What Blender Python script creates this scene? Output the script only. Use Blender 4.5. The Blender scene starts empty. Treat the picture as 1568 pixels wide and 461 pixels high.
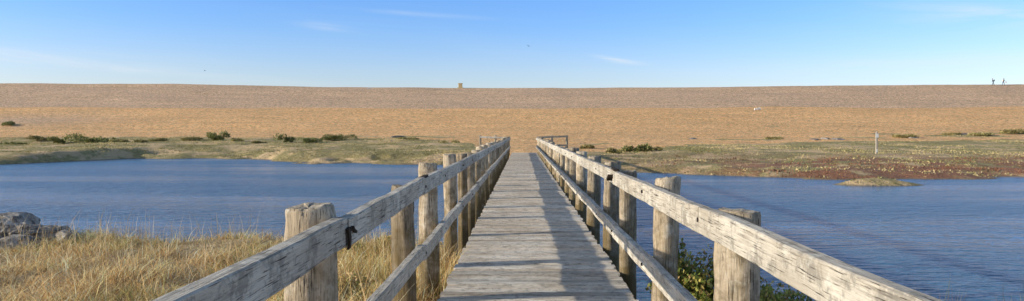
import bpy, bmesh, math, random
import numpy as np
from mathutils import Vector, Matrix
random.seed(7); rng=np.random.default_rng(11)
scene=bpy.context.scene
scene.view_settings.view_transform='Standard'
try: scene.view_settings.look='None'
except Exception: pass
scene.view_settings.exposure=0

# ------------------------------------------------------------------ helpers
def link(o,parent=None):
    scene.collection.objects.link(o)
    if parent is not None: o.parent=parent
    return o
def empty(name,loc=(0,0,0)):
    e=bpy.data.objects.new(name,None); e.location=loc; e.empty_display_size=.2
    return link(e)
class N:
    def __init__(s,name):
        s.m=bpy.data.materials.new(name); s.m.use_nodes=True
        s.t=s.m.node_tree; s.n=s.t.nodes; s.n.clear()
        s.out=s.n.new('ShaderNodeOutputMaterial'); s.b=s.n.new('ShaderNodeBsdfPrincipled')
        s.t.links.new(s.b.outputs[0],s.out.inputs[0])
        s.b.inputs['Specular IOR Level'].default_value=.25
    def l(s,a,b): s.t.links.new(a,b)
    def coord(s,scale=(1,1,1),rot=(0,0,0)):
        tc=s.n.new('ShaderNodeTexCoord'); mp=s.n.new('ShaderNodeMapping')
        mp.inputs['Scale'].default_value=scale; mp.inputs['Rotation'].default_value=rot
        s.l(tc.outputs['Object'],mp.inputs[0]); return mp.outputs[0]
    def noise(s,vec,scale,detail=3,rough=.55,dist=0):
        x=s.n.new('ShaderNodeTexNoise'); s.l(vec,x.inputs['Vector'])
        x.inputs['Scale'].default_value=scale; x.inputs['Detail'].default_value=detail
        x.inputs['Roughness'].default_value=rough; x.inputs['Distortion'].default_value=dist
        return x.outputs['Fac']
    def vor(s,vec,scale,feat='F1',out='Color'):
        x=s.n.new('ShaderNodeTexVoronoi'); x.feature=feat; s.l(vec,x.inputs['Vector'])
        x.inputs['Scale'].default_value=scale; return x.outputs[out]
    def ramp(s,f,stops):
        x=s.n.new('ShaderNodeValToRGB'); s.l(f,x.inputs[0]); e=x.color_ramp.elements
        while len(e)<len(stops): e.new(.5)
        for i,(p,c) in enumerate(stops):
            e[i].position=p
            if not isinstance(c,tuple): c=(c,c,c)
            e[i].color=(*c,1)
        return x.outputs[0]
    def mix(s,f,a,b,mode='MIX'):
        x=s.n.new('ShaderNodeMix'); x.data_type='RGBA'; x.blend_type=mode
        for v,i in ((f,0),(a,6),(b,7)):
            if isinstance(v,(int,float)) and i==0: x.inputs[0].default_value=v
            elif isinstance(v,(int,float)): x.inputs[i].default_value=(v,v,v,1)
            elif isinstance(v,tuple): x.inputs[i].default_value=(*v,1)
            else: s.l(v,x.inputs[i])
        return x.outputs[2]
    def math(s,op,a,b=None,c=None,clamp=False):
        x=s.n.new('ShaderNodeMath'); x.operation=op; x.use_clamp=clamp
        for i,v in enumerate((a,b,c)):
            if v is None: continue
            if isinstance(v,(int,float)): x.inputs[i].default_value=v
            else: s.l(v,x.inputs[i])
        return x.outputs[0]
    def attr(s,name='Col'):
        x=s.n.new('ShaderNodeAttribute'); x.attribute_name=name; return x
    def bump(s,h,strength,dist,prev=None):
        x=s.n.new('ShaderNodeBump'); x.inputs['Strength'].default_value=strength
        x.inputs['Distance'].default_value=dist
        s.l(h,x.inputs['Height'])
        if prev is not None: s.l(prev,x.inputs['Normal'])
        return x.outputs[0]
    def fin(s,col=None,rough=.85,nrm=None):
        if col is not None:
            if isinstance(col,tuple): s.b.inputs['Base Color'].default_value=(*col,1)
            else: s.l(col,s.b.inputs['Base Color'])
        if isinstance(rough,(int,float)): s.b.inputs['Roughness'].default_value=rough
        else: s.l(rough,s.b.inputs['Roughness'])
        if nrm is not None: s.l(nrm,s.b.inputs['Normal'])
        return s.m

def np_mesh(name,V,quads=None,tris=None,cols=None,mat=None,smooth=False,parent=None):
    me=bpy.data.meshes.new(name)
    V=np.asarray(V,dtype=np.float32); nq=0 if quads is None else len(quads); nt=0 if tris is None else len(tris)
    me.vertices.add(len(V)); me.vertices.foreach_set('co',V.ravel())
    L=[]; starts=[]
    if nq: L.append(np.asarray(quads,dtype=np.int32).ravel()); starts.append(np.arange(nq)*4)
    if nt: L.append(np.asarray(tris,dtype=np.int32).ravel()); starts.append(nq*4+np.arange(nt)*3)
    L=np.concatenate(L); starts=np.concatenate(starts).astype(np.int32)
    me.loops.add(len(L)); me.loops.foreach_set('vertex_index',L)
    me.polygons.add(nq+nt); me.polygons.foreach_set('loop_start',starts)
    me.update(calc_edges=True); me.validate()
    if smooth: me.polygons.foreach_set('use_smooth',np.ones(len(me.polygons),dtype=bool))
    if cols is not None:
        a=me.color_attributes.new('Col','FLOAT_COLOR','POINT')
        c=np.ones((len(V),4),dtype=np.float32); c[:,:cols.shape[1]]=cols
        a.data.foreach_set('color',c.ravel())
    if mat is not None: me.materials.append(mat)
    o=bpy.data.objects.new(name,me); link(o,parent); return o

def hsh(ix,iy,seed):
    n=(ix.astype(np.int64)*374761393+iy.astype(np.int64)*668265263+seed*1442695041)&0xffffffff
    n=((n^(n>>13))*1274126177)&0xffffffff
    n=n^(n>>16)
    return (n&0xffff)/65535.0
def vn(x,y,seed=0):
    x=np.asarray(x,float);y=np.asarray(y,float)
    ix=np.floor(x);iy=np.floor(y);fx=x-ix;fy=y-iy
    fx=fx*fx*(3-2*fx);fy=fy*fy*(3-2*fy)
    a=hsh(ix,iy,seed);b=hsh(ix+1,iy,seed);c=hsh(ix,iy+1,seed);d=hsh(ix+1,iy+1,seed)
    return (a*(1-fx)+b*fx)*(1-fy)+(c*(1-fx)+d*fx)*fy
def fbm(x,y,seed=0,o=4):
    s=0;a=.5
    for i in range(o): s=s+a*vn(x*2**i,y*2**i,seed+i*17); a*=.5
    return s/(1-.5**o)
def sst(a,b,x):
    t=np.clip((x-a)/(b-a),0,1); return t*t*(3-2*t)

# ------------------------------------------------------------------ terrain functions (water level z=0, deck 1.0)
SX=[-300,-60,-42,-38,-30,-24,-20,-10,-3,3,8,15,26,60,300]
SY=[ 45,  50, 52, 68, 70, 67, 61, 58,57,50,45,39,38.5,38, 40]
BX=[-60,-8,-4,-2.2,-1,.5,1.5,3,5,9,40]
BY=[ 16,15.4,14.8,14,12.5,10,9.2,9.0,7.4,6.2,5]
def shoreY(X,Y=None): return np.interp(X,SX,SY)
def bankY(X): return np.interp(X,BX,BY)
def ridge(X): return np.interp(X,[-900,-200,-134,-90,-50,-17,33,75,130,300,900],[16,15.6,15.2,15.1,14.2,13.9,13.9,14.4,14.7,15,15.5])
def H(X,Y):
    X=np.asarray(X,float);Y=np.asarray(Y,float)
    P=np.interp(Y,[30,45,57,60,72,80,95,110,145,151],[.25,.35,.6,.75,.95,1.2,1.7,2.6,7.2,7.45])
    rz=ridge(X)+.35*(fbm(X/14,Y*0,5,3)-.5)
    t=np.clip((Y-151)/39,0,1); up=7.45+(rz-7.45)*(t*.92+.08*t*t*(3-2*t))
    P=np.where(Y>151,up,P)
    P=np.where(Y>190,rz-np.clip(Y-194,0,60)*.28,P)
    beach=sst(85,115,Y)
    P=P+(fbm(X/9,Y/5,3)-.5)*.5*(1-beach)*sst(40,50,Y)+(fbm(X/25,Y/10,9)-.5)*.9*beach*(Y<186)
    P=P+(fbm(X/26,Y/3.4,57,3)-.5)*.36*beach*sst(188,180,Y)
    P=P+(fbm(X/1.6,Y/1.6,31,3)-.5)*.22*(1-beach)
    P=P-1.9*np.exp(-((X+69)/13)**2-((Y-88)/5)**2)
    d=Y-(shoreY(X)+(fbm(X/3.5,Y/3.5,21)-.5)*7)
    t=np.where(X<-26,sst(-4,13,d+1.5),sst(-4,6,d))
    far=-.75+(P+.75)*t
    far=far+(fbm(X/2.4,Y/1.6,88,3)-.5)*.35*sst(14,0,np.abs(d-3))
    far=far+.92*np.exp(-((X-17.5)/3.6)**2-((Y-36.3)/1.3)**2)
    m=np.exp(-((X-.15)/2.2)**2)*sst(52,57,Y)*(1-sst(66,76,Y))
    far=far*(1-m)+np.maximum(far,.9)*m
    db=bankY(X)+(fbm(X/1.7,Y/1.7,8)-.5)*1.6-Y
    nb=-.75+(1.35+.22*sst(8,3,Y)+(fbm(X/2.,Y/2.,4)-.5)*.35)*sst(-1.6,2.2,db)
    nb=np.where(Y<3,nb+.15*sst(3,0,Y),nb)
    return np.maximum(nb,np.where(Y>20,far,-.75))

u=np.linspace(-1,1,761); xs=1500*np.sinh(5.6*u)/np.sinh(5.6)
ys=np.concatenate([np.arange(-200,-20,15),np.arange(-20,0,1.),np.arange(0,20,.22),np.arange(20,110,.3),np.arange(110,200,.6),np.arange(200,260,3),np.arange(260,900,40)])
XX,YY=np.meshgrid(xs,ys); ZZ=H(XX,YY)
nx,ny=len(xs),len(ys)
V=np.stack([XX.ravel(),YY.ravel(),ZZ.ravel()],1)
idx=np.arange(nx*ny).reshape(ny,nx)
Q=np.stack([idx[:-1,:-1].ravel(),idx[:-1,1:].ravel(),idx[1:,1:].ravel(),idx[1:,:-1].ravel()],1)
MX=[-300,-60,-20,-12,-6,-3.5,-2,0,2,4,8,15,25,60,300]
MY=[ 97,  98, 96, 93,84,68,60,56,58,63,67,76,84,92, 95]
def masks(X,Y):
    mb=np.interp(X,MX,MY)
    marsh=sst(5,-5,Y-mb)
    for (cx,cy,sx,sy,a) in [(28,93,6,2.2,.9),(45,98,4,2.5,.8),(60,100,7,3,.9),(68,107,5,1.5,.8),(52,106,4,1.2,.7),(84,110,7,2,.8),(-14,98,7,2.5,.8),(-22,101,5,1.5,.7),
                            (-50,143,2,1,.8),(78,146,4,1,.8),(-85,108,7,2,.8),(8,84,3,1.5,.8),(37,86,6,2,.6),(-18,140,1.5,.8,.7),(40,118,2,1,.7)]:
        marsh=np.maximum(marsh,a*np.exp(-((X-cx)/sx)**2-((Y-cy)/sy)**2))
    red=sst(6,18,X)*sst(62,50,Y)*.9*sst(37,40,Y)+.25*sst(70,55,Y)*sst(37,40,Y)
    gray=sst(146,154,Y+(fbm(X/12,Y/12,2)-.5)*6)
    gray=np.maximum(gray,.85*np.exp(-((X+86)/14)**2-((Y-126)/9)**2))  # shaded hollow on the beach, painted in as a patch of grey shingle
    return marsh,red,gray
mm=masks(XX,YY); dry=(YY<20).astype(float)
cols=np.stack([mm[0].ravel(),mm[1].ravel(),mm[2].ravel(),dry.ravel()],1)

g=N('ground_shingle_and_marsh')
co=g.coord(); at=g.attr(); sep=g.n.new('ShaderNodeSeparateColor'); g.l(at.outputs['Color'],sep.inputs[0])
R,G,B=sep.outputs; A=at.outputs['Alpha']
nf=g.noise(co,3.2,6,.75); nm=g.noise(co,.35,5,.6); nl=g.noise(co,.06,3,.5)
peb=g.vor(co,6.,'F1','Color'); pebd=g.vor(co,6.,'F1','Distance')
peb2=g.vor(co,2.,'F1','Color')
sepP=g.n.new('ShaderNodeSeparateColor'); g.l(peb,sepP.inputs[0])
sepQ=g.n.new('ShaderNodeSeparateColor'); g.l(peb2,sepQ.inputs[0])
orange=g.mix(g.ramp(nf,[(.38,0.),(.62,1.)]),(.93,.43,.14),(1.,.70,.35))
orange=g.mix(g.ramp(nm,[(.35,0.),(.7,.5)]),orange,(1.,.63,.31))
grayc=g.mix(g.ramp(nf,[(.38,0.),(.62,1.)]),(.60,.37,.205),(.98,.69,.45))
beach=g.mix(B,orange,grayc)
band=g.noise(g.coord((.035,.5,.5)),1.,4,.6)
beach=g.mix(1.,beach,g.ramp(band,[(.35,.90),(.6,1.03)]),'MULTIPLY')
beach=g.mix(1.,beach,g.ramp(sepP.outputs[0],[(.0,.52),(.5,1.),(1.,1.2)]),'MULTIPLY')
beach=g.mix(1.,beach,g.ramp(sepQ.outputs[1],[(.0,.8),(.5,1.),(1.,1.1)]),'MULTIPLY')
lp=g.ramp(nl,[(.3,.94),(.7,1.04)]); beach=g.mix(1.,beach,lp,'MULTIPLY')
mg=g.mix(g.ramp(nf,[(.35,0.),(.62,1.)]),(.21,.175,.065),(.62,.49,.23))
mg=g.mix(g.ramp(nm,[(.42,0.),(.6,.8)]),mg,(.33,.28,.12))
n2=g.noise(co,.22,5,.7)
mg=g.mix(g.ramp(n2,[(.5,0.),(.56,.85)]),mg,(.76,.54,.30))
redf=g.math('MULTIPLY',G,g.ramp(g.noise(co,.3,5,.65),[(.42,0.),(.52,.8)]))
mg=g.mix(redf,mg,g.mix(nf,(.21,.085,.045),(.46,.22,.13)))
mk=g.math('ADD',R,g.math('MULTIPLY',g.math('SUBTRACT',g.noise(co,.45,6,.7),.5),1.5))
mk=g.ramp(mk,[(.46,0.),(.54,1.)])
land=g.mix(mk,beach,mg)
dryc=g.mix(g.ramp(nf,[(.35,0.),(.65,1.)]),(.36,.24,.10),(.85,.63,.36))
land=g.mix(A,land,dryc)
geo=g.n.new('ShaderNodeNewGeometry'); sx=g.n.new('ShaderNodeSeparateXYZ'); g.l(geo.outputs['Position'],sx.inputs[0])
wet=g.ramp(g.math('ADD',sx.outputs[2],g.math('MULTIPLY',g.math('SUBTRACT',nf,.5),.15)),[(.0,1.),(.07,0.)])
land=g.mix(wet,land,(.27,.22,.16))
bp=g.bump(nf,.9,.30); bp=g.bump(pebd,.6,.10,bp)
ground_mat=g.fin(land,.92,bp)
ground=np_mesh('ground',V,quads=Q,cols=cols,mat=ground_mat,smooth=True)

# ------------------------------------------------------------------ water
w=N('water')
wa=w.coord((.5,1.3,1),(0,0,math.radians(6)))
n1=w.noise(wa,1.9,3,.55,.6); n3=w.noise(wa,6.5,2,.6,.5)
sl=w.noise(w.coord((.25,1,1)),.11,3,.5)
slf=w.ramp(sl,[(.42,.2),(.56,1.)])
hgt=w.math('MULTIPLY',w.math('ADD',n1,w.math('MULTIPLY',n3,.4)),slf)
bp=w.bump(hgt,1.,.34)
w.b.inputs['IOR'].default_value=1.85; w.b.inputs['Specular IOR Level'].default_value=.5
deep=w.mix(w.noise(w.coord(),.15,3),(.045,.14,.25),(.07,.17,.28))
water_mat=w.fin(deep,w.ramp(slf,[(.2,.14),(1.,.26)]),bp)
S=4000
water=np_mesh('water',[(-S,-300,0),(S,-300,0),(S,S,0),(-S,S,0)],quads=[(0,1,2,3)],mat=water_mat)

# ------------------------------------------------------------------ wood materials
def tuple_scale(m,scale,k): return m.coord(tuple(v*k for v in scale))
def wood(name,scale,base,moss=0.,whit=.3):
    m=N(name); co=m.coord(scale); cw=m.coord()
    a=m.noise(co,3.,6,.75,.15); b=m.noise(cw,1.6,5,.65); c=m.noise(tuple_scale(m,scale,1.6),4.,4,.6)
    d=tuple(v*.30 for v in base); h=tuple(min(.85,v*1.4) for v in base)
    col=m.ramp(a,[(.32,d),(.47,base),(.70,h)])
    col=m.mix(m.ramp(b,[(.4,0.),(.62,.6)]),col,tuple(v*f for v,f in zip(base,(.60,.55,.48))))
    st=m.noise(cw,7.,6,.75)
    col=m.mix(m.ramp(st,[(.50,0.),(.60,.6)]),col,tuple(v*.33 for v in base))
    lich=m.ramp(m.noise(cw,6.5,6,.75),[(.56,0.),(.65,whit)])
    col=m.mix(lich,col,(.74,.72,.63))
    crack=m.ramp(c,[(.36,1.),(.41,0.)]); col=m.mix(m.math('MULTIPLY',crack,.9),col,(.03,.022,.016))
    at=m.attr(); col=m.mix(1.,col,at.outputs['Color'],'MULTIPLY')
    if moss:
        geo=m.n.new('ShaderNodeNewGeometry'); s=m.n.new('ShaderNodeSeparateXYZ'); m.l(geo.outputs['Position'],s.inputs[0])
        f=m.math('ADD',m.math('MULTIPLY',m.math('SUBTRACT',m.noise(cw,4.,5,.7),.5),2.),m.math('MULTIPLY_ADD',s.outputs[2],-.5,1.24))
        f=m.ramp(f,[(.30,0.),(.8,moss)])
        col=m.mix(f,col,m.mix(a,(.05,.035,.015),(.24,.17,.07)))
    bp=m.bump(a,.9,.012); bp=m.bump(crack,-.9,.008,bp)
    return m.fin(col,.88,bp)
wood_deck=wood('weathered_deck_wood',(1.,26,26),(.82,.70,.55),whit=.12)
wood_rail=wood('weathered_rail_wood',(24,.7,24),(.62,.56,.47),whit=.65)
wood_post=wood('weathered_post_wood',(18,18,.8),(.56,.47,.35),moss=.92,whit=.45)
wood_end=wood('post_end_grain',(14,14,14),(.58,.51,.41),whit=.3)
iron=N('rusty_iron').fin((.03,.022,.018),.7)
dark=N('rotted_wood'); dark=dark.fin(dark.mix(dark.noise(dark.coord(),30),(.012,.01,.008),(.06,.04,.025)),.95)

# ------------------------------------------------------------------ bridge
bridge=empty('wooden_footbridge')
class MB:
    def __init__(s): s.v=[];s.q=[];s.c=[];s.mi=[]
    def prism(s,p0,p1,wid,hei,n=2,jit=0.,up=Vector((0,0,1)),col=1.,ch=.12,ends=0):
        p0=Vector(p0);p1=Vector(p1);d=(p1-p0).normalized();sd=d.cross(up).normalized();u=sd.cross(d).normalized()
        c=min(wid,hei)*ch; a=wid/2;b=hei/2
        prof=[(-a+c,-b),(a-c,-b),(a,-b+c),(a,b-c),(a-c,b),(-a+c,b),(-a,b-c),(-a,-b+c)]
        base=len(s.v); ph=random.random()*100
        for i in range(n):
            t=i/(n-1); p=p0.lerp(p1,t)
            ox=jit*2*(float(vn(ph+t*n*.5,1.,3))-.5); oz=jit*2*(float(vn(ph+t*n*.5,9.,4))-.5)
            for (x,z) in prof:
                jx=random.uniform(-jit,jit)*.35
                s.v.append(p+sd*(x+ox+jx)+u*(z+oz+jx)); s.c.append(col if isinstance(col,tuple) else (col,)*3)
        for i in range(n-1):
            for k in range(8):
                s.q.append((base+i*8+k,base+i*8+(k+1)%8,base+(i+1)*8+(k+1)%8,base+(i+1)*8+k)); s.mi.append(0)
        for e,o in ((0,0),(1,(n-1)*8)):
            f=[base+o+k for k in range(8)]
            if e==0: f=f[::-1]
            s.q.append(tuple(f)); s.mi.append(ends)
    def obj(s,name,mats,parent=None,smooth=False):
        me=bpy.data.meshes.new(name); me.from_pydata([tuple(v) for v in s.v],[],s.q)
        a=me.color_attributes.new('Col','FLOAT_COLOR','POINT')
        a.data.foreach_set('color',np.array([(*c,1) for c in s.c],dtype=np.float32).ravel())
        for m in mats: me.materials.append(m)
        me.polygons.foreach_set('material_index',s.mi)
        bm=bmesh.new(); bm.from_mesh(me); bmesh.ops.recalc_face_normals(bm,faces=bm.faces); bm.to_mesh(me); bm.free()
        if smooth: me.polygons.foreach_set('use_smooth',[True]*len(me.polygons))
        o=bpy.data.objects.new(name,me); return link(o,parent)
END=57.2
mb=MB(); y=-4.
while y<END:
    wd=random.uniform(.135,.15); t=random.choice([1,1,1,.86,1.08,.70,1.14])*random.uniform(.92,1.08)
    warm=random.uniform(-.04,.05)
    z=1.-.022+random.uniform(-.004,.004)
    mb.prism((-.80+random.uniform(-.025,.025),y,z+random.uniform(-.003,.003)),(1.09+random.uniform(-.02,.02),y+random.uniform(-.004,.004),z+random.uniform(-.003,.003)),wd,.044,n=4,jit=.002,col=(t*(1+warm),t,t*(1-warm)),ch=.1)
    y+=wd+random.uniform(.010,.018)
mb.obj('deck_planks',[wood_deck],bridge)
mb=MB()
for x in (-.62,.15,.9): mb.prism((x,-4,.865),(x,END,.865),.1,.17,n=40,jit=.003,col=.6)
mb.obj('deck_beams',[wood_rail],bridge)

LP=[.9,3.86,6.9,8.7,11.3,13.5,15.5]
while LP[-1]<END-2.5: LP.append(LP[-1]+random.uniform(1.85,2.2))
LP.append(END-.1)
RP=[.4,4.33,6.4,8.5,10.3,12.8,15.4,17.7]
while RP[-1]<END-2.5: RP.append(RP[-1]+random.uniform(1.85,2.2))
RP.append(END-.1)
def log_post(name,x,y,r,ztop,zbot,seed,parent,lean=(0,0),tilt=None,shade=None):
    rs=random.Random(seed); seg=28; rings=18; v=[];f=[];mi=[]
    tx,ty=tilt if tilt else (rs.uniform(-.1,.1),rs.uniform(-.12,.05))
    lob=[rs.uniform(0,6.28) for _ in range(3)]
    split=rs.uniform(0,6.28); split2=rs.uniform(0,6.28)
    for i in range(rings):
        t=i/(rings-1); z0=zbot+(ztop-zbot)*(1-(1-t)**1.5) 
        for k in range(seg):
            a=2*math.pi*k/seg
            rr=r*(1.07-.11*t)*(1+.06*math.sin(2*a+lob[0]+t*2)+.04*math.sin(3*a+lob[1]+t)+.03*math.sin(7*a+lob[2]+t))
            rr+=r*.09*(float(vn(k*.9+seed*3.1,i*.6,2))-.5)*2
            for s0,dp in ((split,.2),(split2,.12)):
                da=abs((a-s0+math.pi)%(2*math.pi)-math.pi)
                if da<.13: rr*=1-dp*sst(.2,.8,t)
            if i==rings-1: rr*=.92
            zz=z0+(rr*math.cos(a)*tx+rr*math.sin(a)*ty)*t
            if i==rings-1: zz+=rs.uniform(-.006,.006)
            if i==rings-2: zz=ztop-.016+(rr*math.cos(a)*tx+rr*math.sin(a)*ty)
            v.append((x+lean[0]*t+rr*math.cos(a),y+lean[1]*t+rr*math.sin(a),zz))
    for i in range(rings-1):
        for k in range(seg):
            f.append((i*seg+k,i*seg+(k+1)%seg,(i+1)*seg+(k+1)%seg,(i+1)*seg+k)); mi.append(0)
    b=(rings-1)*seg; st=len(v)
    for k in range(seg):
        p=v[b+k]; v.append((x+lean[0]+(p[0]-x-lean[0])*.5,y+lean[1]+(p[1]-y-lean[1])*.5,ztop+(p[2]-ztop)*.5-.006+rs.uniform(-.006,.006)))
    for k in range(seg): f.append((b+k,b+(k+1)%seg,st+(k+1)%seg,st+k)); mi.append(1)
    c=len(v); v.append((x+lean[0],y+lean[1],ztop-.012))
    for k in range(seg): f.append((st+k,st+(k+1)%seg,c)); mi.append(1)
    me=bpy.data.meshes.new(name); me.from_pydata(v,[],f); me.materials.append(wood_post); me.materials.append(wood_end)
    me.polygons.foreach_set('material_index',mi); me.polygons.foreach_set('use_smooth',[m==0 for m in mi])
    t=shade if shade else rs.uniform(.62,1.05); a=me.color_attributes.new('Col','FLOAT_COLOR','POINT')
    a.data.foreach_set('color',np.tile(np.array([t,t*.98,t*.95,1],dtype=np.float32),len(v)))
    o=bpy.data.objects.new(name,me); return link(o,parent)
topsL={1:2.21,2:2.10,3:2.23,4:2.26,5:2.2}; topsR={1:2.14,2:2.21,3:2.15,4:2.18}
n=0
for i,yy in enumerate(LP):
    n+=1; r=.125 if i==1 else (.108 if i==2 else random.uniform(.095,.118))
    zb=float(H(-1.1,yy))-.4
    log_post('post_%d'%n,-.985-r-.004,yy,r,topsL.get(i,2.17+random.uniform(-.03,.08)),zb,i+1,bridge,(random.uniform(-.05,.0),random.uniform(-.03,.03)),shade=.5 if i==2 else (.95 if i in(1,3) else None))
for i,yy in enumerate(RP):
    n+=1; r=.122 if i==1 else random.uniform(.098,.12)
    zb=float(H(1.2,yy))-.4
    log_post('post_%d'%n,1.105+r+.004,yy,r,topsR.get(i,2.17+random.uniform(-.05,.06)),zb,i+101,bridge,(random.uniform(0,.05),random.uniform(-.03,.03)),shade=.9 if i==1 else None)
def rails(P,x,zt,hh,name,skip):
    mb=MB(); pts=[-3.0]+[P[i] for i in skip if i<len(P)]+[END]
    for a,b in zip(pts[:-1],pts[1:]):
        dz0=random.uniform(-.014,.014);dz1=random.uniform(-.014,.014); c=random.uniform(.84,1.1)
        mb.prism((x+random.uniform(-.004,.004),a+.005,zt-hh/2+dz0),(x+random.uniform(-.004,.004),b-.005,zt-hh/2+dz1),.07,hh,n=max(3,int((b-a)/.25)),jit=.006,col=(c,c*.995,c*.98),ch=.1)
    return mb.obj(name,[wood_rail],bridge)
rails(LP,-.95,2.16,.155,'top_rail_left',[1,2,4,6,8,10,12,14,16,18,20,22,24])
rails(LP,-.95,1.53,.13,'lower_rail_left',[2,4,6,8,10,12,14,16,18,20,22,24])
rails(RP,1.07,2.16,.155,'top_rail_right',[1,3,5,7,9,11,13,15,17,19,21,23])
rails(RP,1.07,1.53,.14,'lower_rail_right',[1,3,5,7,9,11,13,15,17,19,21,23])
def cyl_x(mbv,x0,x1,y,z,r,seg=10):
    base=len(mbv.v)
    for x in (x0,x1):
        for k in range(seg):
            a=2*math.pi*k/seg; mbv.v.append(Vector((x,y+r*math.cos(a),z+r*math.sin(a)))); mbv.c.append((1,1,1))
    for k in range(seg): mbv.q.append((base+k,base+(k+1)%seg,base+seg+(k+1)%seg,base+seg+k)); mbv.mi.append(0)
    mbv.q.append(tuple(base+seg+k for k in range(seg))); mbv.mi.append(0)
    mbv.q.append(tuple(base+k for k in range(seg))[::-1]); mbv.mi.append(0)
mb=MB()
for yy in LP:
    for z in (2.085,1.455): cyl_x(mb,-.93,-.905,yy+random.uniform(-.05,.05),z,.014); 
for yy in RP:
    for z in (2.085,1.455): cyl_x(mb,1.05,1.024,yy+random.uniform(-.05,.05),z,.014)
mb.obj('bolts',[iron],bridge)
mb=MB()
mb.prism((-.909,3.82,2.10),(-.909,3.84,1.99),.045,.012,n=5,jit=.006,up=Vector((1,0,0)))
mb.prism((-.912,3.90,2.09),(-.908,3.96,2.06),.035,.016,n=4,jit=.005)
mb.prism((-.96,6.86,2.166),(-.93,7.1,2.176),.05,.02,n=4,jit=.006)
mb.prism((1.02,8.44,2.10),(1.02,8.62,2.04),.09,.03,n=4,jit=.006)
mb.prism((1.06,8.3,2.17),(1.06,8.55,2.172),.06,.02,n=4,jit=.006)
mb.obj('rotted_joint_pieces',[dark],bridge)
mb=MB()
mb.prism((-.99,END,2.12),(-3.3,END+.3,2.2),.07,.14,n=6,jit=.004); mb.prism((-.99,END,1.5),(-3.3,END+.3,1.55),.07,.12,n=6,jit=.004)
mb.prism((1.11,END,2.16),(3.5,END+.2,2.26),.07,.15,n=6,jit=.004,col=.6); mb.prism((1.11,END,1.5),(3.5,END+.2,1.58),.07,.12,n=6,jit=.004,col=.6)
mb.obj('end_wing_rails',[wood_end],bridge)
for k,(x,yy) in enumerate([(-2.1,END+.3),(-3.3,END+.45),(2.3,END+.28),(3.45,END+.38)]):
    log_post('wing_post_%d'%(k+1),x,yy,.09,2.33,float(H(x,yy))-.3,300+k,bridge)

# ------------------------------------------------------------------ blades
def leafmat(name,tr=.25):
    m=N(name); at=m.attr(); m.fin(at.outputs['Color'],.75)
    t=m.n.new('ShaderNodeBsdfTranslucent'); m.l(at.outputs['Color'],t.inputs[0])
    x=m.n.new('ShaderNodeMixShader'); x.inputs[0].default_value=tr
    m.l(m.b.outputs[0],x.inputs[1]); m.l(t.outputs[0],x.inputs[2]); m.l(x.outputs[0],m.out.inputs[0]); return m.m
blade_mat=leafmat('grass_blades',.3); leaf_mat=leafmat('leaves',.2)
def blades(name,P,h,wd,lean,cols,mat,wind=(.1,0.),parent=None):
    n=len(P); a=rng.uniform(0,2*np.pi,n); la=rng.uniform(0,2*np.pi,n)
    sd=np.stack([np.cos(a),np.sin(a),np.zeros(n)],1)*wd[:,None]*.5
    ld=np.stack([np.cos(la)*lean+wind[0]*h,np.sin(la)*lean+wind[1]*h,np.zeros(n)],1)
    up=np.array([0,0,1.])
    mid=P+ld*.35+up*(h*.58)[:,None]; tip=P+ld+up*h[:,None]
    Vv=np.stack([P-sd,P+sd,mid+sd*.8,mid-sd*.8,tip],1).reshape(-1,3)
    b=np.arange(n)*5
    q=np.stack([b,b+1,b+2,b+3],1); t=np.stack([b+3,b+2,b+4],1)
    return np_mesh(name,Vv,quads=q,tris=t,cols=np.repeat(cols,5,axis=0),mat=mat,parent=parent)
def pick(pal,n,var=.2):
    pal=np.array(pal); c=pal[rng.integers(0,len(pal),n)]
    return c*(1+rng.uniform(-var,var,(n,1)))
n=240000
X=rng.uniform(-20,1.0,n);Y=rng.uniform(5.5,16.5,n)
h0=H(X,Y); dens=fbm(X/.9,Y/.9,77)
near=np.exp(-((X+1.7)/1.3)**2)
keep=(h0>.03)&((dens+.25*near)>rng.uniform(.30,.72,n))&((X>-14)|(rng.uniform(0,1,n)<.5))
keep&=~((X>-.85)&(X<1.15))|(h0<.85)
X,Y,h0,dens,near=X[keep],Y[keep],h0[keep],dens[keep],near[keep]; n=len(X)
hh=rng.uniform(.04,.20,n)*(.2+1.5*dens)*(1+1.3*near)*np.where((X>-.9)&(X<1.2),.5,1)
hh*=np.where(rng.uniform(0,1,n)<.05,1.8,1)
greenm=(fbm(X/1.8,Y/1.8,91)>.55)[:,None]
cs=pick([(.92,.62,.28),(1.,.76,.40),(.76,.49,.21),(.50,.31,.12),(1.,.86,.54),(.30,.19,.08)],n)
cg=pick([(.42,.37,.12),(.64,.49,.19),(.28,.27,.09)],n)
cc=np.where(greenm&(rng.uniform(0,1,(n,1))<.35),cg,cs)
cc=np.clip(cc*(.6+1.*fbm(X/.35,Y/.35,14))[:,None],0,1)
blades('dry_grass',np.stack([X,Y,h0-.02],1),hh,rng.uniform(.006,.011,n),rng.uniform(.05,.38,n)*(.5+dens)*np.minimum(1,hh/.12),cc,blade_mat)
n=1900
X=rng.uniform(-20,-.9,n); Y=bankY(X)-rng.uniform(-.2,5,n)
h0=H(X,Y); k=(h0>.05)&(fbm(X/1.1,Y/1.1,55)>.45); X,Y,h0=X[k],Y[k],h0[k]; n=len(X)
hs=rng.uniform(.3,.70,n)
blades('seed_stalks',np.stack([X,Y,h0],1),hs,rng.uniform(.005,.008,n),rng.uniform(.03,.28,n),pick([(.7,.52,.28),(.45,.32,.16),(.8,.64,.4)],n),blade_mat)
n=75000
X=rng.uniform(-95,75,n);Y=rng.uniform(33,104,n)
m_,r_,g_=masks(X,Y); h0=H(X,Y); dn=fbm(X/4,Y/4,66)
k=(h0>.05)&(m_>.5)&(dn>rng.uniform(.3,.66,n)); X,Y,h0,r_,dn=X[k],Y[k],h0[k],r_[k],dn[k]
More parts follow.
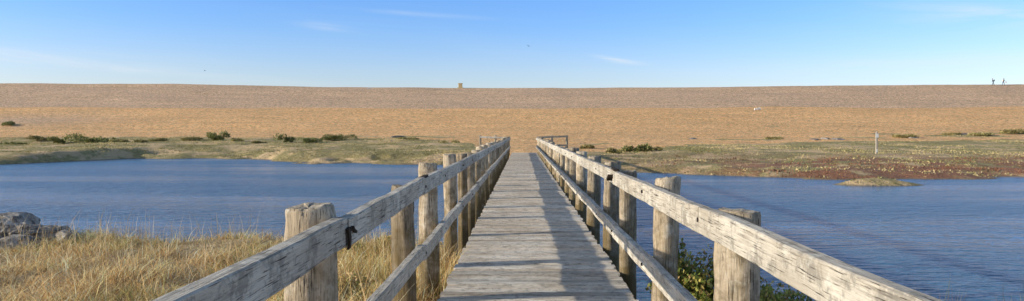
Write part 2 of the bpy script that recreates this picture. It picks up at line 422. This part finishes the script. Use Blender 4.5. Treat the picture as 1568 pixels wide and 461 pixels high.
rep=4; X=np.repeat(X,rep)+rng.normal(0,.13,len(X)*rep);Y=np.repeat(Y,rep)+rng.normal(0,.13,len(Y)*rep);h0=np.repeat(h0,rep);r_=np.repeat(r_,rep);dn=np.repeat(dn,rep)
n=len(X); isred=((fbm(X/3.3,Y/1.8,44)>.51)&(rng.uniform(0,1,n)<r_*.9))[:,None]
olive=(fbm(X/5,Y/3,45)>.5)[:,None]
cA=pick([(.30,.265,.10),(.40,.34,.14),(.22,.20,.08)],n); cB=pick([(.60,.48,.22),(.74,.57,.30),(.44,.36,.15)],n)
cc=np.where(isred,pick([(.30,.13,.07),(.24,.11,.06),(.38,.20,.12)],n),np.where(olive,cA,cB))
blades('saltmarsh_grass',np.stack([X,Y,h0-.02],1),rng.uniform(.03,.13,n)*(.4+dn),rng.uniform(.04,.10,n),rng.uniform(.02,.1,n),cc,blade_mat)

# ------------------------------------------------------------------ shrubs
def shrub_mesh(name,n,leaf,pal,rad=(1,.8,.5),lobes=7,seed=1,tall=1.):
    r=np.random.default_rng(seed)
    L=np.stack([r.uniform(-.75,.75,lobes)*rad[0],r.uniform(-.7,.7,lobes)*rad[1],r.uniform(.0,.45,lobes)*rad[2]],1); lr=r.uniform(.2,.55,lobes)
    k=r.integers(0,lobes,n); d=r.normal(size=(n,3)); d/=np.linalg.norm(d,axis=1)[:,None]; d[:,2]=np.abs(d[:,2])*1.0-.15
    rr=r.uniform(.35,1.12,n)**.6
    P=L[k]+d*rr[:,None]*lr[k][:,None]*np.array([rad[0],rad[1],rad[2]*1.3*tall]); P[:,2]=np.maximum(P[:,2],.0)
    a=r.normal(size=(n,3)); a/=np.linalg.norm(a,axis=1)[:,None]; b=np.cross(a,r.normal(size=(n,3))); b/=np.linalg.norm(b,axis=1)[:,None]
    a[:,2]=np.abs(a[:,2])+.3
    s=leaf*r.uniform(.6,1.4,n)[:,None]
    Vv=np.stack([P-b*s*.35,P+a*s*.5-b*s*.05+b*s*.5,P+a*s*1.2,P+a*s*.5-b*s*.5],1).reshape(-1,3)
    q=np.arange(n*4).reshape(n,4)
    pal=np.array(pal); lobc=r.uniform(.7,1.3,lobes); c=pal[r.integers(0,len(pal),n)]*r.uniform(.65,1.25,(n,1))*lobc[k][:,None]
    return np_mesh(name,Vv,quads=q,cols=np.repeat(c,4,axis=0),mat=leaf_mat)
G1=[(.32,.28,.10),(.42,.36,.14),(.22,.20,.07),(.52,.42,.19)]
G2=[(.20,.22,.07),(.27,.28,.09),(.14,.15,.05),(.34,.30,.12)]
def shrub(name,x,y,rx,ry,rz,seed,pal=G1,n=1500,leaf=.13,zo=-.05,lobes=8):
    o=shrub_mesh(name,n,leaf,pal,(rx,ry,rz),lobes,seed); o.location=(x,y,float(H(x,y))+zo)
    return o
def img(px,Z): return (px-800)/1130*Z
for i,(px,Y_,rx,rz) in enumerate([(96,92,2.8,1.4),(62,95,1.8,.8),(148,88,1.8,1.1),(178,87,1.0,.6),(232,90,1.6,.45),(328,90,1.5,1.5),(292,92,1.9,.45),(362,88,1.0,.4),(435,86,1.2,1.15),(473,84,1.3,.85),(516,90,2.0,1.0),(8,92,1.6,1.),(6,118,1.8,.9),(975,66,1.4,.85),(938,64,.9,.6),(1000,68,.8,.5),(900,72,.8,.45),(622,92,1.4,.3),(690,86,1.2,.3),(1385,98,1.8,.4),(1500,100,1.8,.45),(1550,106,2.2,.8),(1180,95,1.2,.3),(1450,104,1.4,.3),(210,84,.7,.3),(395,84,.7,.3)]):
    shrub('saltmarsh_shrub',img(px,Y_),Y_,rx,rx*.7,rz,10+i,pal=G2 if rz>.8 else G1,n=1500 if rx>1.3 else 700,leaf=.13,lobes=5+i%6)
GF=[(.26,.31,.06),(.40,.40,.10),(.15,.19,.04),(.54,.45,.13),(.40,.28,.12)]
shrub('seablite_bush',1.90,7.7,.50,.6,1.05,70,pal=GF,n=11000,leaf=.032,zo=-.02,lobes=14)
shrub('seablite_bush',2.45,6.9,.6,.55,.66,71,pal=GF,n=9000,leaf=.032,zo=-.02,lobes=12)
shrub('seablite_bush',1.62,6.9,.3,.4,.5,72,pal=GF,n=5000,leaf=.03,zo=-.02,lobes=10)
GD=[(.56,.42,.16),(.76,.55,.27),(.42,.31,.13),(.32,.30,.10)]
shrub('dry_bush',-1.9,8.8,.6,.8,.42,73,pal=GD,n=9000,leaf=.032,lobes=14)
shrub('dry_bush',-1.5,11.2,.45,.8,.38,74,pal=GD,n=5500,leaf=.032,lobes=10)
shrub('dry_bush',-2.6,11.9,.6,.6,.3,75,pal=GD,n=5500,leaf=.032,lobes=10)
for (x,y,s) in [(5.2,8.9,1),(4.7,8.7,2),(3.9,8.6,3),(6.2,9.3,4)]:
    n=26; P=np.stack([x+rng.normal(0,.12,n),y+rng.normal(0,.1,n),np.full(n,float(H(x,y))-.05)],1)
    P[:,2]=np.maximum(P[:,2],-.05)
    blades('marsh_flower_stalks',P,rng.uniform(.5,1.0,n),rng.uniform(.006,.011,n),rng.uniform(.03,.2,n),pick([(.16,.17,.06),(.3,.25,.12),(.2,.16,.14)],n),blade_mat,wind=(0,0))

# ------------------------------------------------------------------ rocks
rk=N('lichen_limestone'); c1=rk.coord()
a=rk.noise(c1,3.2,6,.75); b=rk.noise(c1,6,5,.7)
col=rk.ramp(a,[(.34,(.12,.10,.085)),(.5,(.38,.34,.29)),(.68,(.66,.60,.52))])
col=rk.mix(rk.ramp(b,[(.50,0.),(.58,.8)]),col,(.07,.06,.05)); 
rock_mat=rk.fin(col,.9,rk.bump(a,1.,.08))
def rock(x,y,sx,sy,sz,seed,zo=0,rot=0):
    bm=bmesh.new(); bmesh.ops.create_icosphere(bm,subdivisions=5 if sx>.4 and y<20 else 3,radius=1)
    rs=random.Random(seed); pl=[(Vector((rs.uniform(-1,1),rs.uniform(-1,1),rs.uniform(-.5,1))).normalized(),rs.uniform(.55,.8)) for _ in range(11)]+[(Vector((rs.uniform(-.15,.15),rs.uniform(-.15,.15),1)).normalized(),.6)]
    C=np.array([v.co for v in bm.verts])
    for nrm,d in pl:
        nv=np.array(nrm); e=np.maximum(C@nv-d,0); C=C-e[:,None]*nv*.95
    k=fbm(C[:,0]*2.6+seed*5+C[:,2]*1.3,C[:,1]*2.6+C[:,2]*3,seed,5)-.5
    C=C*(1+.38*k)[:,None]
    lay=np.floor(C[:,2]*5+.6*k)/5; C[:,:2]*=(1+.16*(hsh((lay*50).astype(int),np.full(len(C),seed),3)-.5))[:,None]
    C*=np.array([sx,sy,sz])
    for v,c in zip(bm.verts,C): v.co=c
    me=bpy.data.meshes.new('limestone_rock'); bm.to_mesh(me); bm.free(); me.materials.append(rock_mat)
    o=bpy.data.objects.new('limestone_rock',me); o.location=(x,y,float(H(x,y))+zo); o.rotation_euler=(0,0,rot); link(o)
rock(-9.35,13.3,.72,.5,.50,1,.20); rock(-8.6,13.1,.5,.4,.28,2,.12,1.); rock(-9.4,12.6,.5,.45,.30,3,.10,2.); rock(-8.6,12.4,.36,.3,.2,4,.08,.6)
rock(-8.0,12.8,.30,.2,.16,5,.08,2.2); rock(-10.1,13.0,.5,.4,.34,9,.14,1.4); rock(-5.4,14.1,.3,.25,.2,6,.02,.2); rock(-3.0,12.2,.28,.2,.16,8,.03,1.2)
for i,(px,Y_) in enumerate([(1245,93),(1262,93.5),(1278,93),(1395,97),(610,99),(1470,104),(1060,96)]):
    rock(img(px,Y_),Y_,random.uniform(.8,1.4),.6,random.uniform(.25,.4),20+i,.0,random.uniform(0,3))

# ------------------------------------------------------------------ marker post on the marsh
pw=N('painted_timber'); pw=pw.fin(pw.mix(pw.noise(pw.coord((4,4,1)),6),(.30,.25,.19),(.45,.4,.33)),.8)
white=N('white_paint'); white=white.fin(white.mix(white.noise(white.coord(),8),(.6,.6,.57),(.8,.8,.78)),.7)
def marker(x,y):
    e=empty('marker_post',(x,y,float(H(x,y))))
    mb=MB(); mb.prism((0,0,-.3),(0,0,1.75),.15,.15,n=6,jit=.005,up=Vector((0,1,0))); 
    mb.prism((0,0,1.75),(0,0,1.83),.10,.10,n=2,up=Vector((0,1,0)),ch=.3); mb.obj('timber_post',[pw],e)
    mb=MB(); mb.prism((0,-.085,1.34),(0,-.085,1.66),.22,.012,n=2,up=Vector((0,1,0))); mb.obj('white_plate',[white],e)
    mb=MB(); mb.prism((0,-.08,.15),(0,-.08,.4),.1,.012,n=2,up=Vector((0,1,0))); mb.obj('number_plate',[white],e)
marker(28.6,60)
tan=N('tan_stone'); tan=tan.fin(tan.mix(tan.noise(tan.coord(),5),(.42,.30,.14),(.62,.48,.28)),.9)
sm=empty('stone_marker',(img(705,189),189,float(H(img(705,189),189))-.1))
mb=MB(); mb.prism((0,0,-.3),(0,0,.25),1.5,1.2,n=3,jit=.02,up=Vector((0,1,0)),ch=.05); mb.obj('plinth',[tan],sm)
mb=MB(); mb.prism((0,0,.25),(0,0,1.2),.95,.8,n=4,jit=.02,up=Vector((0,1,0)),ch=.06); mb.obj('block',[tan],sm)
mb=MB(); mb.prism((0,0,1.2),(0,0,1.38),1.1,.95,n=2,up=Vector((0,1,0)),ch=.08); mb.obj('cap',[tan],sm)
dw=N('bleached_driftwood'); dw=dw.fin(dw.mix(dw.noise(dw.coord(),6),(.6,.56,.48),(.8,.77,.7)),.8)
def drift(x,y,L,rot,h=.16):
    e=empty('driftwood_log',(x,y,float(H(x,y))+h*.7)); e.rotation_euler=(0,0,rot)
    mb=MB(); mb.prism((-L/2,0,0),(L/2,0,.06),h*1.6,h*1.6,n=8,jit=.03,ch=.28); mb.obj('trunk',[dw],e)
    mb=MB(); mb.prism((L*.2,0,.05),(L*.34,.25,.35),h*.6,h*.6,n=4,jit=.01,ch=.28); mb.prism((-L*.1,0,.05),(-L*.22,-.2,.28),h*.5,h*.5,n=4,jit=.01,ch=.28); mb.obj('branch_stubs',[dw],e)
drift(img(1158,141),141,1.2,.1,.26); drift(img(565,186),186,1.1,.3,.16)

# ------------------------------------------------------------------ people
skin=N('skin'); skin=skin.fin(skin.mix(skin.noise(skin.coord(),20),(.45,.28,.2),(.52,.34,.25)),.6)
def cloth(name,c):
    m=N(name); return m.fin(m.mix(m.noise(m.coord(),12),tuple(v*.8 for v in c),tuple(v*1.2 for v in c)),.9)
navy=cloth('navy_jacket',(.025,.03,.045)); black=cloth('dark_trousers',(.02,.02,.022)); hairm=cloth('brown_hair',(.05,.03,.018)); palec=cloth('pale_fabric',(.65,.62,.58)); bluej=cloth('denim',(.05,.07,.12)); shoe=cloth('boots',(.03,.025,.02)); brownj=cloth('brown_coat',(.10,.07,.05)); lips=cloth('lips',(.3,.12,.1))
def ell(name,c,r,mat,parent,sub=3):
    bm=bmesh.new(); bmesh.ops.create_icosphere(bm,subdivisions=sub,radius=1)
    for v in bm.verts: v.co=Vector((c[0]+v.co.x*r[0],c[1]+v.co.y*r[1],c[2]+v.co.z*r[2]))
    me=bpy.data.meshes.new(name); bm.to_mesh(me); bm.free(); me.materials.append(mat); me.polygons.foreach_set('use_smooth',[True]*len(me.polygons))
    return link(bpy.data.objects.new(name,me),parent)
def person(name,loc,heading,lean,stride,top,bottom,armL,armR,extra):
    e=empty(name,loc); e.rotation_euler=(0,0,heading)
    J={'pel':(0,0,.95,.135),'sp':(0,lean*.4,1.15,.125),'ch':(0,lean*.8,1.36,.15),'nk':(0,lean*1.1,1.50,.06),'hd':(0,lean*1.3,1.58,.055)}
    E=[('pel','sp'),('sp','ch'),('ch','nk'),('nk','hd')]
    for s,sg,arm,st in (('L',-1,armL,stride),('R',1,armR,-stride)):
        J['sh'+s]=(sg*.19,lean*.85,1.40,.07); J['el'+s]=(sg*.25,lean*.85+arm[0]*.4,1.40-.28,.048); J['wr'+s]=(sg*.24,lean*.85+arm[0],arm[1],.034); J['ha'+s]=(sg*.235,lean*.85+arm[0]*1.15,arm[1]-.07,.032)
        E+=[('ch','sh'+s),('sh'+s,'el'+s),('el'+s,'wr'+s),('wr'+s,'ha'+s)]
        J['hi'+s]=(sg*.10,0,.90,.10); J['kn'+s]=(sg*.11,st*.5+.03,.50,.068); J['an'+s]=(sg*.11,st-.02,.09,.045); J['to'+s]=(sg*.12,st+.15,.05,.04)
        E+=[('pel','hi'+s),('hi'+s,'kn'+s),('kn'+s,'an'+s),('an'+s,'to'+s)]
    keys=list(J); me=bpy.data.meshes.new('body'); me.from_pydata([J[k][:3] for k in keys],[(keys.index(a),keys.index(b)) for a,b in E],[])
    o=bpy.data.objects.new('body',me); link(o)
    md=o.modifiers.new('s','SKIN'); md.use_smooth_shade=True
    for i,k in enumerate(keys): r=J[k][3]; me.skin_vertices[0].data[i].radius=(r,r*.85)
    me.skin_vertices[0].data[0].use_root=True
    sb=o.modifiers.new('ss','SUBSURF'); sb.levels=2; sb.render_levels=2
    dg=bpy.context.evaluated_depsgraph_get(); m2=bpy.data.meshes.new_from_object(o.evaluated_get(dg))
    bpy.data.objects.remove(o)
    m2.materials.clear()
    for m in (top,bottom,skin,shoe): m2.materials.append(m)
    for p in m2.polygons:
        c=p.center; mi=0
        if c.z<.92: mi=1
        if c.z<.11: mi=3
        if abs(c.x)>.2 and c.z>.55: mi=0 if c.z>min(armL[1],armR[1])+.02 or abs(c.z-armL[1])>.3 else 2
        if c.z>1.5 and abs(c.x)<.1: mi=2
        p.material_index=mi; p.use_smooth=True
    link(bpy.data.objects.new('body',m2),e)
    hy=lean*1.4
    ell('head',(0,hy+.02,1.66),(.078,.098,.118),skin,e); ell('hair',(0,hy-.005,1.695),(.088,.104,.105),hairm,e)
    ell('nose',(0,hy+.12,1.645),(.014,.02,.02),skin,e,2); ell('mouth',(0,hy+.108,1.605),(.025,.008,.007),lips,e,2)
    for sg in(-1,1):
        ell('ear',(sg*.08,hy+.01,1.655),(.012,.02,.03),skin,e,2); ell('eye',(sg*.03,hy+.108,1.67),(.012,.008,.008),black,e,2)
    for s,sg in (('L',-1),('R',1)):
        hx,hyy,hz,_=J['ha'+s]; mb=MB()
        for k in range(4): mb.prism((hx+(k-1.5)*.001,hyy+(k-1.5)*.018,hz-.02),(hx-sg*.02,hyy+(k-1.5)*.018+.012,hz-.095+abs(k-1.4)*.01),.015,.015,n=3,jit=0,ch=.28,up=Vector((0,1,0)))
        mb.prism((hx,hyy+.03,hz+.01),(hx-sg*.02,hyy+.06,hz-.045),.017,.017,n=3,ch=.28,up=Vector((0,1,0)))
        mb.obj('fingers_'+s,[skin],e)
    extra(e,J)
px1,px2=img(1513,187.5),img(1528,187.5)
def ex1(e,J):
    ell('backpack',(0,-.19,1.28),(.16,.12,.24),black,e)
def ex2(e,J):
    h=J['haR']; ell('carried_bag',(h[0]+.08,h[1],h[2]-.22),(.10,.2,.2),palec,e); ell('backpack',(0,-.15,1.25),(.17,.12,.23),palec,e)
    mb=MB(); mb.prism((h[0],h[1],h[2]-.02),(h[0]+.06,h[1],h[2]-.1),.02,.02,n=2,up=Vector((0,1,0))); mb.obj('bag_handle',[palec],e)
person('walking_person',(px1,187.5,float(H(px1,187.5))),math.radians(75),.16,.28,navy,black,(.25,1.02),(-.12,.9),ex1)
person('walking_person',(px2,187.5,float(H(px2,187.5))),math.radians(-80),.10,-.25,brownj,bluej,(.2,1.0),(.3,1.1),ex2)

# ------------------------------------------------------------------ gulls
gm=cloth('gull_dark',(.05,.05,.055))
def gull(x,y,z,rot,s=1.):
    e=empty('seagull',(x,y,z)); e.rotation_euler=(.15,.25,rot); e.scale=(s,s,s)
    ell('body',(0,0,0),(.07,.24,.075),gm,e,2); ell('head',(0,.24,.03),(.045,.06,.045),gm,e,2)
    v=[];q=[]
    for sg in(-1,1):
        b=len(v); v+=[(sg*.04,.09,.03),(sg*.04,-.09,.02),(sg*.32,-.05,.16),(sg*.32,.11,.17),(sg*.68,-.10,.08),(sg*.66,.0,.09)]
        q+=[(b,b+1,b+2,b+3),(b+3,b+2,b+4,b+5)]
    v+=[(-.05,-.2,0),(.05,-.2,0),(.09,-.38,0),(-.09,-.38,0)]; b=len(v)-4; q.append((b,b+1,b+2,b+3))
    me=bpy.data.meshes.new('wings_and_tail'); me.from_pydata(v,[],q); me.materials.append(gm); link(bpy.data.objects.new('wings_and_tail',me),e)
gull(img(809,200),200,2.6+131/1130*200,.8); gull(img(312,300),300,2.6+94/1130*300,2.)

# ------------------------------------------------------------------ light
EL=math.radians(15); a=math.radians(14)
sd=Vector((-math.cos(a)*math.cos(EL),-math.sin(a)*math.cos(EL),math.sin(EL)))
L=bpy.data.lights.new('sun','SUN'); L.energy=5; L.angle=math.radians(.5); L.color=(1,.91,.74)
lo=bpy.data.objects.new('sun',L); lo.rotation_euler=(-sd).to_track_quat('-Z','Y').to_euler(); link(lo)
W=bpy.data.worlds.new('World'); scene.world=W; W.use_nodes=True; nt=W.node_tree; nt.nodes.clear()
s=N.__new__(N); s.t=nt; s.n=nt.nodes
out=s.n.new('ShaderNodeOutputWorld'); bg=s.n.new('ShaderNodeBackground'); s.l(bg.outputs[0],out.inputs[0]); bg.inputs[1].default_value=.15
sky=s.n.new('ShaderNodeTexSky'); sky.sky_type='NISHITA'; sky.sun_disc=False; sky.sun_elevation=EL; sky.sun_rotation=math.atan2(sd.x,sd.y)%(2*math.pi)
sky.air_density=1.; sky.dust_density=.6; sky.ozone_density=2.
tc=s.n.new('ShaderNodeTexCoord'); sp=s.n.new('ShaderNodeSeparateXYZ'); s.l(tc.outputs['Generated'],sp.inputs[0])
az=s.math('ARCTAN2',sp.outputs[0],sp.outputs[1]); el=s.math('ARCSINE',sp.outputs[2])
cb=s.n.new('ShaderNodeCombineXYZ'); s.l(s.math('ADD',az,s.math('MULTIPLY',el,1.2)),cb.inputs[0]); s.l(s.math('MULTIPLY',s.math('ADD',el,s.math('MULTIPLY',az,.06)),9.),cb.inputs[1])
str1=s.noise(cb.outputs[0],6.,6,.65,.6); broad=s.noise(cb.outputs[0],1.6,3,.5)
def patch(px,py,sx,sy,sh=0.,k=1.):
    a0=math.atan((px-800)/1130); e0=math.atan((202-py)/1130*math.cos(a0))
    da=s.math('SUBTRACT',az,a0); de=s.math('SUBTRACT',s.math('SUBTRACT',el,e0),s.math('MULTIPLY',da,sh))
    q=s.math('ADD',s.math('POWER',s.math('ABSOLUTE',s.math('DIVIDE',da,sx)),2.),s.math('POWER',s.math('ABSOLUTE',s.math('DIVIDE',de,sy)),2.))
    return s.math('MULTIPLY',s.math('EXPONENT',s.math('MULTIPLY',q,-1.)),k)
acc=s.math('MULTIPLY',s.math('SUBTRACT',broad,.45),.7,clamp=True)
for p in [(935,90,.020,.0022,-.16,2.0),(960,96,.025,.003,-.1,1.1),(150,100,.2,.006,-.07,1.),(495,41,.03,.004,-.1,.6),(1530,25,.12,.016,-.12,1.1),(1500,95,.2,.01,0,.8),(640,22,.1,.003,-.05,.35),(30,80,.15,.008,0,.5)]:
    acc=s.math('ADD',acc,patch(*p))
cm=s.math('MULTIPLY',acc,s.ramp(str1,[(.36,.1),(.68,1.)]),clamp=True)
cm=s.math('MULTIPLY',cm,.5)
grad=s.ramp(el,[(0.,(1.25,1.20,1.50)),(.08,(1.08,1.14,1.52)),(.14,(.78,1.06,1.62)),(.20,(.66,1.02,1.70)),(.45,(1.18,1.08,1.05))])  # unseen upper sky is tinted warmer to make its fill light less blue
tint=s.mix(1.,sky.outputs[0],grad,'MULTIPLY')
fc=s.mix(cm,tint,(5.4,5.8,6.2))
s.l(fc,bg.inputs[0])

# ------------------------------------------------------------------ camera
c=bpy.data.cameras.new('camera'); c.sensor_width=36; c.lens=1130/1568*36; c.clip_end=8000; c.clip_start=.05
cam=bpy.data.objects.new('camera',c); cam.location=(0,0,2.6); cam.rotation_euler=(math.radians(90-1.445),0,math.radians(.81)); link(cam)
scene.camera=cam
